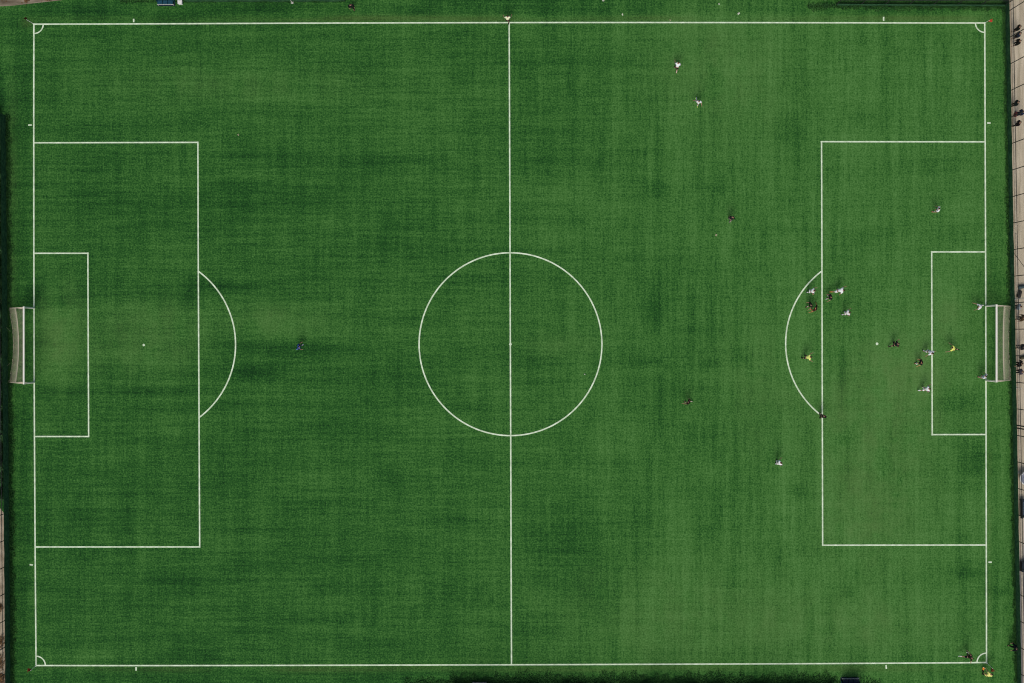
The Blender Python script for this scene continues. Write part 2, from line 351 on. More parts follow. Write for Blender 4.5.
# ------------------------------------------------------------------ fences
def fence(a, b, ys, height, screen_h, label, names_axis, gate=None, inner=1, white_mid=False):
    """a, b: feet in metres; ys: post positions 0..1 along it; inner: side (+1 left of a->b) that carries the windscreen"""
    A = Vector((*a, 0)); B = Vector((*b, 0)); d = (B - A).normalized(); Ln = (B - A).length
    nrm = Vector((-d.y, d.x, 0)) * inner
    root = empty('fence', tuple(A), 0, label, 'fence', 'fences round the pitch')
    r = math.atan2(d.y, d.x); root.rotation_euler = (0, 0, r)
    s_ = 1 if inner > 0 else -1
    for t in ys:
        m = MB(); m.bar((t * Ln, 0, -0.02), (t * Ln, 0, height), 0.042, 8); m.bar((t * Ln, 0, height), (t * Ln, 0, height + 0.03), 0.05, 8)
        m.build('post', M['fence_steel'], root)
    for z, rr in ((0.06, 0.02), (1.62, 0.032), (height - 0.04, 0.028)):
        m = MB(); m.bar((0, -0.03 * s_, z), (Ln, -0.03 * s_, z), rr, 6); m.build('rail', M['fence_steel'], root)
    m = MB(); sp = 0.16; rw = 0.0019; z0, z1 = 0.08, height - 0.06; hh = z1 - z0
    k = -hh
    while k < Ln:
        for (x0, x1) in ((k, k + hh), (k + hh, k)):
            # clip the diagonal to the panel
            p = Vector((x0, 0.012 * s_, z0)); q = Vector((x1, 0.012 * s_, z1))
            dx = q.x - p.x; ta, tb = 0.0, 1.0
            for lim, sg in ((0.0, 1), (Ln, -1)):
                fa = (p.x - lim) * sg; fb = (q.x - lim) * sg
                if fa < 0 and fb < 0: ta = 2
                elif fa < 0: ta = max(ta, fa / (fa - fb))
                elif fb < 0: tb = min(tb, fa / (fa - fb))
            if ta < tb: m.bar(p + (q - p) * ta, p + (q - p) * tb, rw, 3)
        k += sp
    m.build('wire_mesh', M['fence_wire'], root)
    # windscreen netting tied to the lower part, sagging a little between the posts
    m = MB(); n = int(Ln / 0.33); vs_ = []; fs_ = []
    for i in range(n + 1):
        x = Ln * i / n; tt = min(abs(x - t * Ln) for t in ys) / 1.33
        bulge = 0.05 + 0.03 * min(tt, 1) + 0.015 * math.sin(x * 2.3) ; top = screen_h - 0.05 * min(tt, 1) ** 2 + 0.02 * math.sin(x * 1.7)
        for (yy, zz) in ((bulge, 0.03), (bulge + .012, screen_h * .5), (0.05, top), (0.044, top), (bulge + .006, screen_h * .5), (bulge - .006, 0.03)):
            vs_.append((x, yy * s_, zz))
    for i in range(n):
        for j in range(6):
            q = (i * 6 + j, i * 6 + (j + 1) % 6, (i + 1) * 6 + (j + 1) % 6, (i + 1) * 6 + j)
            fs_.append(q if s_ > 0 else q[::-1])
    m.add(vs_, fs_); m.build('windscreen', M['screen'], root)
    return root, Ln, s_

# right: posts every 2.66 m, at the places the photograph shows them
yb = [335 + (10 + 26.6 * k - 335) / 1.010 for k in range(-1, 27)]
ya, yz = yb[0] - 1.0, yb[-1] + 1.0
A_, B_ = W(turf_edge(ya), ya), W(turf_edge(yz), yz)
ys = [(y - ya) / (yz - ya) for y in yb]
root, Ln, s_ = fence(A_, B_, ys, 4.0, 1.02, 'tall wire fence with dark netting along the beige path', None, inner=-1)
t0 = (yb[10] - ya) / (yz - ya) * Ln
m = MB(); m.bar((t0, 0.06, 0.3), (t0 + 2.2, 0.06, 3.4), 0.025, 6); m.build('brace', M['fence_steel'], root)
for yy in (425.8, 428.6):
    t = ((335 + (yy - 335) / 1.012) - ya) / (yz - ya) * Ln
    m = MB(); m.box(t - .055, t + .055, .06, .17, -0.004, 3.6); m.build('gate_post', M['fence_steel'], root)
# left, lower two thirds
yb = [335 + (567 + 26.6 * k - 335) / 1.010 for k in range(-17, 6)]
ya, yz = yb[0] - 1, yb[-1] + 1
xl = lambda y: 5.6 + (y - 112) * (5.0 / 578)
fence(W(xl(ya), ya), W(xl(yz), yz), [(y - ya) / (yz - ya) for y in yb], 3.6, 1.32, 'wire fence with dark netting behind the empty goal', None, inner=1)
# top: the run by the right-hand corner stands closer to the touchline than the run by the dugout
fence(W(836, 5.2), W(1003.5, 6.0), [i / 7 for i in range(8)], 3.6, 0.62, 'short fence run behind the top right corner, dark hedge beyond', None, inner=-1)
fence(W(186, 1.3), W(345, 1.0), [i / 6 for i in range(7)], 3.6, 0.9, 'short fence run beside the blue team shelter', None, inner=-1)

# ------------------------------------------------------------------ hedges, trees, leaf litter
def leaves(n, fn, size, rnd, tilt=1.0):
    vs_ = []; fs_ = []
    for i in range(n):
        c = Vector(fn(rnd)); s = size * rnd.uniform(.6, 1.3)
        q = Matrix.Rotation(rnd.uniform(0, 6.28), 3, 'Z') @ Matrix.Rotation(rnd.uniform(-1.2, 1.2) * tilt, 3, 'X')
        b = len(vs_)
        for p in ((-.5, 0, 0), (0, -.32, .05), (.6, 0, 0), (0, .32, .05)): vs_.append(c + q @ (Vector(p) * s))
        fs_.append((b, b + 1, b + 2, b + 3))
    return vs_, fs_
def hedge(px0, px1, py0, depth, h, label, seed, vert=False):
    rnd = random.Random(seed); x0, yy = W(px0, py0); x1, _ = W(px1, py0); sg = 1 if depth > 0 else -1
    root = empty('hedge', (x0, yy, 0), 0, label, 'hedge'); Ln = x1 - x0
    if vert: root.location = (*W(py0, px0), 0); root.rotation_euler = (0, 0, -math.pi / 2 + math.atan(5.0 / 578))
    ph = [rnd.uniform(0, 6.28) for _ in range(4)]
    def top(x): return h * (0.8 + .14 * math.sin(x * 1.1 + ph[0]) + .10 * math.sin(x * 2.7 + ph[1]))
    def front(x): return .12 + .16 * (1 + math.sin(x * 1.7 + ph[2])) + .1 * (1 + math.sin(x * 4.1 + ph[3]))
    def fn(r):
        x = r.uniform(0, Ln); f = front(x); z = top(x) * r.random() ** .6
        return (x, sg * (f + (abs(depth) - f) * r.random() + .18 * (z / h)), z)
    m = MB(); m.add(*leaves(int(Ln * abs(depth) * h * 330), fn, .17, rnd)); m.build('foliage', M['hedge_leaf'], root)
    m = MB(); x = .3
    while x < Ln:
        m.bar((x, depth * .5, -.03), (x + rnd.uniform(-.1, .1), depth * .5, h * .8), .03, 5, .012); x += .7
    m.build('stem', M['bark'], root)
hedge(808, 1004, 3.6, 1.5, 1.7, 'dark hedge behind the top right fence run', 3)

hedge(113, 500, 6.6, -1.8, 1.6, 'dark hedge outside the fence behind the left goal', 8, vert=True)
hedge(452, 606, 682.0, -1.6, 1.7, 'added unseen hedge shading the bottom edge left of halfway', 21)  # added out of view to cast a close shadow onto the bottom turf
hedge(618, 832, 682.0, -1.6, 1.6, 'added unseen hedge shading the bottom edge right of halfway', 22)  # second added hedge, out of view, continues that shadow

def tufts(segs, seed):
    # rank grass added along fences and bottom edge to soften the shaded border: dense at the netting, thinning out onto the turf
    rnd = random.Random(seed); vs_ = []; fs_ = []
    for (a, b, side, wdt, dens, hgt) in segs:
        A = Vector((*W(*a), 0)); B = Vector((*W(*b), 0)); d = (B - A); Ln = d.length; d.normalize(); nr = Vector((-d.y, d.x, 0)) * side
        ph = [rnd.uniform(0, 6.28) for _ in range(3)]
        for _ in range(int(Ln * dens)):
            x = rnd.uniform(0, Ln); lim = wdt * (.75 + .16 * math.sin(x * .7 + ph[0]) + .16 * math.sin(x * 2.3 + ph[1]) + .16 * math.sin(x * 5.9 + ph[2]))
            if lim <= 0: continue
            y = lim * rnd.random() ** 2.2; c = A + d * x + nr * y; h = hgt * rnd.uniform(.4, 1) * (1 - .6 * y / wdt)
            t = rnd.uniform(0, 6.28); w_ = rnd.uniform(.02, .045); u = Vector((math.cos(t), math.sin(t), 0)); q = Vector((-u.y, u.x, 0)) * w_
            k = len(vs_); vs_ += [c - q, c + q, c + q * .8 + u * h * .35 + Vector((0, 0, h * .7)), c - q * .8 + u * h * .35 + Vector((0, 0, h * .7)), c + u * h * .8 + Vector((0, 0, h))]
            fs_ += [(k, k + 1, k + 2, k + 3), (k + 3, k + 2, k + 4)]
    m = MB(); m.add(vs_, fs_); tag(m.build('added_rank_grass', M['added_rank_grass']), kind='stuff')
M['added_rank_grass'] = mat('added_rank_grass', (0.05, 0.145, 0.036), 0.9, 0.05, scale=2.0, col2=(0.022, 0.075, 0.022))
tufts([((turf_edge(0), 0), (turf_edge(683), 683), -1, .45, 120, .30), ((xl(115), 115), (xl(690), 690), 1, .7, 140, .34), ((808, 5.4), (1003.5, 6.2), -1, .6, 150, .34), ((120, 1), (345, .6), -1, .3, 70, .25),
       ((405, 685), (470, 684), 1, 1.0, 110, .28), ((450, 684), (836, 684), 1, 1.35, 230, .32), ((828, 684), (880, 685), 1, .9, 90, .28)], 31)

def tree_meshes(seed, h):
    rnd = random.Random(seed); tr = MB(); pts = [Vector((0, 0, -.05))]
    for i in range(1, 6): pts.append(Vector((rnd.uniform(-.12, .12), rnd.uniform(-.12, .12), h * .14 * i)))
    for i in range(5): tr.bar(pts[i], pts[i + 1], .16 - .022 * i, 8, .16 - .022 * (i + 1))
    tips = []
    for k in range(13):
        b = pts[2 + k % 4]; a = k * 2.4 + rnd.uniform(-.4, .4); l = h * rnd.uniform(.22, .36)
        e = b + Vector((math.cos(a) * l, math.sin(a) * l, l * rnd.uniform(.35, 1.0))); tr.bar(b, e, .055, 6, .02); tips.append(e)
        for j in range(2):
            e2 = e + Vector((rnd.uniform(-.8, .8), rnd.uniform(-.8, .8), rnd.uniform(.1, .8))); tr.bar(e, e2, .02, 5, .008); tips.append(e2)
    tips.append(pts[-1] + Vector((0, 0, .8)))
    vs_, fs_ = [], []
    def fn(r):
        t = tips[r.randrange(len(tips))]; g = lambda: r.gauss(0, .42); return t + Vector((g(), g(), g() * .8))
    return tr, leaves(4600, fn, .24, rnd)
tm = []
for sd_ in (1, 2):
    tr, lf = tree_meshes(sd_, 6.5)
    me1 = bpy.data.meshes.new('trunk'); me1.from_pydata(tr.v, [], tr.f); me1.materials.append(M['bark'])
    me2 = bpy.data.meshes.new('crown'); me2.from_pydata(lf[0], [], lf[1]); me2.materials.append(M['leaf'])
    tm.append((me1, me2))
for i, (px, py, sc, rz) in enumerate(((470, 741, .95, 0), (545, 745, 1.0, 2), (660, 743, 1.0, .5), (745, 742, 1.0, 2.5), (790, 748, .95, 4))):
    r_ = empty('tree', (*W(px, py), -.0), rz, 'leafy tree beyond the bottom touchline', 'tree', 'trees beyond the bottom touchline')
    r_.scale = (sc, sc, sc)
    for nm, me in zip(('trunk', 'crown'), tm[i % 2]):
        o = bpy.data.objects.new(nm, me); COL.objects.link(o); o.parent = r_

def litter_field(polys, n, material, size, seed, name='leaf_litter'):
    rnd = random.Random(seed); cl = []
    for (x0, x1, y0, y1, k) in polys:
        for _ in range(k): cl.append((rnd.uniform(x0, x1), rnd.uniform(y0, y1), rnd.uniform(3, 9)))
    def fn(r):
        a, b, s = cl[r.randrange(len(cl))]; p = W(a + r.gauss(0, s * .3), b + r.gauss(0, s * .45)); return (p[0], p[1], .02 + r.random() * .12)
    m = MB(); m.add(*leaves(n, fn, size, rnd, .35)); return tag(m.build(name, material), kind='stuff', label=None)
litter_field([(-14, 2, 585, 690, 18), (-12, 30, -18, -1, 14), (20, 60, -14, -4, 8)], 3600, M['dry_leaf'], .16, 5)

# ------------------------------------------------------------------ goals
def goal(px, py0, py1, sgn, label, guys, ds=.3, dt=.02, dr=.75):
    """px: goal line; the mouth spans py0..py1 (picture px); the net runs towards sgn (-1 left, +1 right)"""
    x, yt = W(px, py0); _, ybm = W(px, py1); half = (yt - ybm) / 2
    root = empty('football_goal', (x, (yt + ybm) / 2, 0), 0, label, 'goal', 'football goals')
    Hh = 2.44; r = .085
    for s in (1, -1):
        m = MB(); m.bar((0, s * half, 0), (0, s * half, Hh - .06), r, 12); m.build('post', M['goal_white'], root, True)
        m = MB(); m.tube([(0.02 * sgn, s * half, Hh), (sgn * .45, s * (half - .02), Hh + .02), (sgn * .68, s * (half - .03), Hh - .06)], .03, 6)
        m.tube([(sgn * .68, s * (half - .03), Hh - .06), (sgn * 2.42, s * half, .02)], .022, 6)
        m.build('stanchion', M['net'], root)
    m = MB(); m.bar((0, -half - r, Hh), (0, half + r, Hh), r + .012, 12); m.build('crossbar', M['goal_white'], root, True)
    # net: roof, sagging back, two sides, made of cords
    def back(u, v):             # u -1..1 across, v 0 roof front, .25 roof rear, 1 ground
        sag = 1 - abs(u) ** 2.2
        top = Vector((sgn * (dr - dt * sag), u * (half - .03), Hh - .05 - .16 * sag)); foot = Vector((sgn * (2.60 - ds * sag), u * half, .02))
        if v < .25:
            t = v / .25; f = Vector((sgn * .05, u * half, Hh - .01))
            p = f.lerp(top, t); p.z -= .10 * math.sin(math.pi * t) * sag; return p
        t = (v - .25) / .75; p = top.lerp(foot, t); p.x -= sgn * .10 * math.sin(math.pi * t); p.z -= .12 * math.sin(math.pi * t); return p
    m = MB(); nu, nv = 66, 30; rc = .0075
    rn = random.Random(4)
    for i in range(nu + 1):
        u = -1 + 2 * i / nu; m.tube([back(u, j / nv) for j in range(8)], .0034, 3); m.tube([back(u, j / nv) for j in range(7, nv + 1)], .0055, 3)
    for j in range(nv + 1):
        m.tube([back(-1 + 2 * i / 33, j / nv) for i in range(34)], 0.0034 if j < 7 else .0055, 3)
    for s in (1, -1):           # side nets
        for j in range(1, 24):
            z = Hh * j / 24; t = 1 - z / Hh; xe = .70 + 1.75 * t
            m.tube([(sgn * .06, s * half, z), (sgn * xe * .5, s * (half - .05), z - .03), (sgn * xe, s * (half - .01), z)], rc, 3)
        for k in range(1, 22):
            xx = 2.42 * k / 22; zt = Hh if xx < .68 else Hh * (2.45 - xx) / 1.75
            m.tube([(sgn * xx, s * half, .02), (sgn * xx, s * (half - .05), zt * .5), (sgn * xx, s * (half - .01), zt)], rc, 3)
    m.build('net', M['net'], root)
    m = MB(); m.tube([back(-1 + 2 * i / 24, 1.0) + Vector((0, 0, .01)) for i in range(25)], .018, 5); m.build('ground_rope', M['net'], root)
    for (a, b) in guys:
        pa, pb = W(*a), W(*b); m = MB(); o = root.location
        m.bar((pa[0] - o.x, pa[1] - o.y, .5), (pb[0] - o.x, pb[1] - o.y, .1), .012, 4); m.build('guy_rope', M['cord'], root)
goal(34.2, 308.0, 382.4, -1, 'empty football goal at the left end, nobody near it', [((12.5, 331), (-3, 318)), ((12.5, 363), (-3, 375)), ((9, 383), (-3, 388)), ((8.5, 306.5), (-3, 300))], ds=.52, dt=.24, dr=.83)
goal(985.7, 306.0, 380.4, 1, 'football goal crowded by players at the right end', [])

# ------------------------------------------------------------------ corner flags
def corner_flag(px, py, col, ang, label, tilt=(0, 0)):
    root = empty('corner_flag', (*W(px, py), 0), 0, label, 'corner flag', 'corner flags')
    hh = 1.32
    m = MB(); m.bar((0, 0, 0), (tilt[0], tilt[1], hh), .022, 8); m.bar((0, 0, 0), (0, 0, .06), .06, 8, .04); m.build('pole', M['white_plastic'], root, True)
    vs_ = []; fs_ = []; n = 8; ca, sa = math.cos(R(ang)), math.sin(R(ang))
    for i in range(n + 1):
        t = i / n; l = .46 * t; wv = .05 * math.sin(t * 7) * t
        for (z, o) in ((hh - .02 - .16 * t * t, .10 * t), (hh - .36 - .10 * t, -.22 * t)):
            vs_.append((tilt[0] + ca * l - sa * (wv + o), tilt[1] + sa * l + ca * (wv + o), z))
    nn = len(vs_); vs_ += [(v[0], v[1], v[2] - .006) for v in vs_]
    for i in range(n):
        fs_ += [(2*i, 2*i+1, 2*i+3, 2*i+2), (nn+2*i+2, nn+2*i+3, nn+2*i+1, nn+2*i), (2*i, 2*i+2, nn+2*i+2, nn+2*i), (2*i+1, nn+2*i+1, nn+2*i+3, 2*i+3)]
    fs_ += [(0, nn, nn+1, 1), (2*n, 2*n+1, nn+2*n+1, nn+2*n)]
    m = MB(); m.add(vs_, fs_); m.build('flag', col, root)
corner_flag(33.2, 23.6, M['flag_dark'], 150, 'dull dark red corner flag at the top left corner', (-.10, .02))
corner_flag(985.2, 22.6, M['flag_red'], 20, 'bright red corner flag at the top right corner', (-.16, -.14))
corner_flag(35.6, 666.0, M['flag_red'], 195, 'red corner flag at the bottom left corner', (.06, -.06))
corner_flag(986.8, 663.0, M['flag_dark'], -55, 'drooping dark red corner flag beside the assistant in yellow', (.0, -.16))

# ------------------------------------------------------------------ people
def skin_mesh(verts, edges, radii, root, name, sub=1):
    me = bpy.data.meshes.new(name); me.from_pydata([tuple(v) for v in verts], edges, []); me.update()
    o = bpy.data.objects.new(name, me); COL.objects.link(o)
    o.modifiers.new('s', 'SKIN')
    for i, sv in enumerate(me.skin_vertices[0].data):
        rr = radii[i]; sv.radius = rr if isinstance(rr, tuple) else (rr, rr); sv.use_root = (i == root)
    o.modifiers['s'].use_smooth_shade = True
    if sub:
        ss = o.modifiers.new('u', 'SUBSURF'); ss.levels = sub
    dg = bpy.context.evaluated_depsgraph_get(); dg.update()
    me2 = bpy.data.meshes.new_from_object(o.evaluated_get(dg)); me2.name = name
    bpy.data.objects.remove(o); bpy.data.meshes.remove(me)
    return me2
CM = {}
def cloth(c, rough=.85):
    k = tuple(c)
    if k not in CM: CM[k] = mat('cloth_%d' % len(CM), k, rough, .15, var=.18, scale=14)
    return CM[k]
WHITE = (.90, .91, .93); BLACK = (.012, .012, .014); LIME = (.80, .88, .30); YELL = (.85, .72, .06); NAVY = (.015, .025, .06)
SKIN = (.40, .235, .155); HAIR = (.018, .012, .009); PALEY = (.86, .90, .62); BLUE = (.02, .07, .30); GREY = (.14, .14, .15)

def person(px, py, face, label, shirt=WHITE, shorts=None, socks=None, boots=BLACK, hair=HAIR, lean=8, legs=((20, 15), (-20, 30)),
           arms=((20, 25, 40), (-20, 25, 40)), long=False, group=None, cat='player', skin=SKIN, hmid=.9, comp=.5):
    """(px, py): where the middle of the body shows in the photograph; face: direction in degrees in the ground plane"""
    lean = lean * (.5 + comp * .5); legs = tuple((a * comp, b * (.4 + .6 * comp)) for a, b in legs)
    arms = tuple((a * (.4 + .6 * comp), b * (.4 + .6 * comp), c) for a, b, c in arms)
    k = 1 + hmid / (H - hmid); g = (NX + (px - NX) / k, NY + (py - NY) / k)
    shorts = shirt if shorts is None else shorts; socks = shirt if socks is None else socks
    root = empty('person', (*W(*g), 0), R(face), label, cat, group)
    lz = R(lean)
    pel = Vector((0, 0, .95))
    def up(d, y=0, fx=0): return pel + Vector((math.sin(lz) * d + math.cos(lz) * fx, y, math.cos(lz) * d - math.sin(lz) * fx))
    V = []; E = []; Rr = []
    def add(p, r, prev=None):
        V.append(Vector(p)); Rr.append(r)
        if prev is not None: E.append((prev, len(V) - 1))
        return len(V) - 1
    ip = add(pel, (.15, .11)); isp = add(up(.22), (.125, .10), ip); ich = add(up(.42), (.15, .115), isp)
    inb = add(up(.55), (.06, .06), ich)
    hl = R(lean * .35)
    def hp(dz, dx=0, dy=0): return V[inb] + Vector((math.sin(hl) * dz + math.cos(hl) * dx, dy, math.cos(hl) * dz - math.sin(hl) * dx))
    ih0 = add(hp(.09, .015), (.068, .075), inb); ih1 = add(hp(.17, .02), (.078, .098), ih0); ih2 = add(hp(.25, .01), (.055, .07), ih1)
    nose = add(hp(.15, .125), (.014, .014), ih1)
    for s in (1, -1): add(hp(.155, .0, s * .088), (.018, .026), ih1)
    legp = []
    for s, (sw, kn) in zip((1, -1), legs):
        a = R(sw); hip = pel + Vector((0, s * .095, -.05)); knee = hip + Vector((math.sin(a), s * .02, -math.cos(a))) * .44
        b = a - R(kn); ank = knee + Vector((math.sin(b), s * .01, -math.cos(b))) * .42
        c = b + R(90) - R(max(0, kn - 20) * .3); toe = ank + Vector((math.sin(c) * .17, s * .02, -math.cos(c) * .17 - .03))
        legp.append((hip, knee, ank, toe))
    low = min(min(l[2].z - .05, l[3].z - .03) for l in legp)
    hands = []; armp = []
    for s, (sw, ab, el) in zip((1, -1), arms):
        sh = up(.46, s * .17); a = R(sw) ; ab_ = R(ab)
        d = Vector((math.sin(a) * math.cos(ab_), s * math.sin(ab_), -math.cos(a) * math.cos(ab_))); elb = sh + d * .29
        a2 = a + R(el); ab2 = ab_ * .7
        d2 = Vector((math.sin(a2) * math.cos(ab2), s * math.sin(ab2), -math.cos(a2) * math.cos(ab2))); wr = elb + d2 * .26
        armp.append((sh, elb, wr, d2))
    dz = Vector((0, 0, -low))
    for l in range(2): legp[l] = tuple(p + dz for p in legp[l])
    V = [v + dz for v in V]; armp = [(a + dz, b + dz, c + dz, d) for (a, b, c, d) in armp]
    for hip, knee, ank, toe in legp:
        i1 = add(hip, (.095, .095), ip); i2 = add(hip.lerp(knee, .5), (.078, .082), i1); i3 = add(knee, (.055, .06), i2)
        i4 = add(knee.lerp(ank, .35), (.056, .058), i3); i5 = add(ank, (.038, .04), i4); i6 = add(toe, (.035, .03), i5)
    for s, (sh, elb, wr, d2) in zip((1, -1), armp):
        i1 = add(sh, (.06, .06), ich); i2 = add(elb, (.042, .042), i1); i3 = add(elb.lerp(wr, .4), (.04, .04), i2); i4 = add(wr, (.027, .025), i3)
        palm = wr + d2 * .07; i5 = add(palm, (.04, .02), i4)
        sd_ = d2.cross(Vector((0, s, .2))).normalized()
        for f, (off, ln) in enumerate(((-.03, .07), (-.01, .085), (.012, .08), (.03, .062))):
            q = add(palm + d2 * .045 + sd_ * off, (.009, .009), i5); q = add(palm + d2 * (.045 + ln * .55) + sd_ * off * 1.1 + Vector((0, -s * .01, 0)), (.0085, .0085), q)
            add(palm + d2 * (.045 + ln) + sd_ * off * 1.1 + Vector((0, -s * .028, 0)), (.007, .007), q)
        q = add(palm - d2 * .02 - sd_ * .045, (.011, .011), i5); add(palm + d2 * .03 - sd_ * .07 + Vector((0, -s * .012, 0)), (.009, .009), q)
    body = skin_mesh(V, E, Rr, 0, 'body'); ob = link('body', body, cloth(skin, .6), root, True)
    # hair, eyes
    hv = [v for v in (V[ih1] + (V[ih2] - V[ih1]) * .45 + Vector((-.045, 0, -.01)), V[ih2] + Vector((-.01, 0, .012)), V[ih2] + Vector((.045, 0, -.005)))]
    link('hair', skin_mesh(hv, [(0, 1), (1, 2)], [(.085, .082), (.078, .07), (.05, .04)], 0, 'hair'), cloth(hair), root, True)
    for s in (1, -1):
        m = MB(); c = V[ih1] + Vector((.082, s * .034, .008)); m.bar(c, c + Vector((.014, 0, 0)), .013, 8, .006); m.build('eye', cloth((.03, .02, .02)), root)
    # clothes
    n0 = [V[ip] + Vector((0, 0, .03)), V[isp], V[ich], V[inb] - (V[inb] - V[ich]) * .25]
    cv = list(n0); ce = [(0, 1), (1, 2), (2, 3)]; cr = [(.22, .19), (.21, .19), (.225, .20), (.10, .10)] if long else [(.19, .16), (.18, .16), (.205, .175), (.095, .095)]
    for (sh, elb, wr, d2) in armp:
        j = len(cv); cv += [sh, elb if long else sh.lerp(elb, .75)]; cr += [.115 if long else .105, .10 if long else .095]; ce += [(2, j), (j, j + 1)]
        if long: cv.append(elb.lerp(wr, .92)); cr.append(.05); ce.append((j + 1, j + 2))
    link('jacket' if long else 'shirt', skin_mesh(cv, ce, cr, 0, 'top'), cloth(shirt), root, True)
    cv = [V[ip] + Vector((0, 0, .02)), V[ip] + Vector((0, 0, -.06))]; ce = [(0, 1)]; cr = [(.185, .15), (.17, .14)]
    for hip, knee, ank, toe in legp:
        j = len(cv); cv += [hip + Vector((0, 0, -.04)), hip.lerp(knee, .8)]; cr += [.125, .12]; ce += [(1, j), (j, j + 1)]
        if long: cv.append(knee.lerp(ank, .95)); cr[-1] = .085; cr.append(.07); ce.append((j + 1, j + 2))
    link('trousers' if long else 'shorts', skin_mesh(cv, ce, cr, 0, 'bottom'), cloth(shorts), root, True)
    for hip, knee, ank, toe in legp:
        if not long:
            link('sock', skin_mesh([knee.lerp(ank, .15), knee.lerp(ank, .45), ank], [(0, 1), (1, 2)], [.066, .066, .05], 0, 'sock'), cloth(socks), root, True)
        d = (toe - ank); link('shoe' if long else 'boot', skin_mesh([ank + Vector((-.05, 0, -.03)) if d.z > -.12 else ank, ank.lerp(toe, .5) + Vector((0, 0, -.012)), toe + d.normalized() * .04], [(0, 1), (1, 2)], [(.05, .048), (.052, .042), (.045, .03)], 0, 'shoe'), cloth(boots, .5), root, True)
    return root, armp
RUN = ((38, 20), (-30, 55)); WALK = ((18, 8), (-18, 20)); STAND = ((6, 4), (-4, 4)); WIDE = ((26, 25), (-8, 20)); SPRINT = ((48, 30), (-52, 45))
OUT = ((22, 26, 60), (-16, 28, 45)); DOWN = ((8, 12, 15), (-6, 12, 15)); PUMP = ((50, 22, 70), (-45, 25, 60)); UP = ((70, 60, 20), (40, 60, 30))
WT = 'players in white'; BT = 'players in black'
person(677, 67, 80, 'player in white shirt and black shorts high on the right half', WHITE, BLACK, (.55, .42, .36), lean=34, legs=((20, 10), (-35, 40)), arms=OUT, group=WT)
person(698, 101.5, -95, 'player all in white with lime boots, striding below the lone black-shorted player', WHITE, boots=(.55, .85, .1), lean=14, legs=SPRINT, arms=((35, 40, 30), (-40, 50, 20)), group=WT)
person(938, 210, 170, 'player in white alone near the top of the right penalty area', WHITE, boots=(.6, .12, .1), lean=22, legs=WALK, arms=OUT, group=WT)
person(810.5, 291, 0, 'player in white just inside the right penalty arc, dark head to the right', WHITE, lean=24, legs=WIDE, arms=OUT, group=WT)
person(810.5, 304.5, -150, 'player in black with pale socks inside the penalty arc', BLACK, BLACK, (.75, .78, .66), lean=18, legs=((40, 20), (-20, 30)), arms=OUT, group=BT)
person(815.5, 309.3, 150, 'player in black with bare reddish arms against the penalty line', (.03, .016, .012), BLACK, BLACK, boots=(.5, .14, .05), lean=26, legs=WALK, arms=((30, 70, 20), (20, 70, 10)), skin=(.58, .22, .11), group=BT)
person(830.3, 296.8, -160, 'player in black beside the stretching white player', BLACK, BLACK, (.6, .65, .6), boots=(.75, .78, .75), lean=16, legs=WIDE, arms=OUT, group=BT)
person(837.8, 290.5, 0, 'player in white leaning far forward, orange socks trailing behind', WHITE, WHITE, (.80, .36, .10), boots=(.8, .35, .08), lean=46, legs=((30, 40), (-48, 10)), arms=((40, 30, 40), (-30, 30, 30)), group=WT, comp=1.0)
person(846, 313, 15, 'player in white standing alone inside the box by the penalty line', WHITE, lean=16, legs=WALK, arms=OUT, group=WT)
person(806, 357, 0, 'referee in a lime yellow shirt inside the right penalty arc', (.86, .95, .26), BLACK, BLACK, lean=40, legs=WALK, arms=((30, 40, 50), (20, 40, 50)), cat='referee')
person(894.8, 344.3, 20, 'player in black beside the right penalty spot', BLACK, BLACK, BLACK, lean=18, legs=RUN, arms=OUT, group=BT)
person(928, 351, -50, 'broad player in white on the goal area line', WHITE, lean=40, legs=WIDE, arms=((30, 60, 10), (-10, 50, 20)), comp=.6, group=WT)
person(921, 362, 190, 'player in black with bare arms reaching for the ball', BLACK, BLACK, BLACK, lean=24, legs=((50, 30), (-20, 30)), arms=OUT, skin=(.58, .27, .15), group=BT)
person(925, 389, 10, 'player in white with yellow boots below the crowd at the goal area', WHITE, boots=(.85, .80, .2), lean=24, legs=((14, 10), (-38, 20)), arms=OUT, group=WT, comp=.7)
person(954, 349, 163, 'goalkeeper in yellow shirt and black shorts inside the goal area', (.86, .90, .20), BLACK, BLACK, comp=1.0, lean=44, legs=((-8, 10), (-52, 16)), arms=((30, 40, 30), (10, 30, 40)), cat='goalkeeper')
person(980.5, 306.6, 185, 'player in white leaning beside the upper right goalpost', WHITE, socks=WHITE, comp=1.0, lean=44, legs=((-10, 6), (-36, 14)), arms=((10, 14, 20), (50, 30, 10)), hair=(.5, .4, .3), group=WT)
person(984, 376.8, 150, 'player in white by the lower right goalpost', (.72, .75, .82), (.60, .64, .72), WHITE, lean=20, legs=WIDE, arms=OUT, group=WT)
person(822.3, 416.2, 60, 'player in black where penalty arc and area line meet', BLACK, BLACK, BLACK, lean=8, legs=WALK, arms=DOWN, group=BT)
person(778, 463, 30, 'player in white alone outside the right penalty area', WHITE, lean=20, legs=WIDE, arms=OUT, group=WT)
person(689, 402, 165, 'player in black with one pale sock right of the centre circle', (.02, .012, .01), BLACK, (.55, .50, .40), lean=20, legs=RUN, arms=PUMP, group=BT)
person(731, 219, 70, 'player in black alone in the upper right half', BLACK, (.10, .10, .11), (.35, .33, .32), lean=16, legs=WALK, arms=DOWN, group=BT)
person(298.8, 347, 20, 'goalkeeper in blue alone outside the left penalty area', BLUE, (.015, .03, .12), (.03, .10, .34), boots=(.5, .6, .8), lean=18, legs=RUN, arms=OUT, cat='goalkeeper')
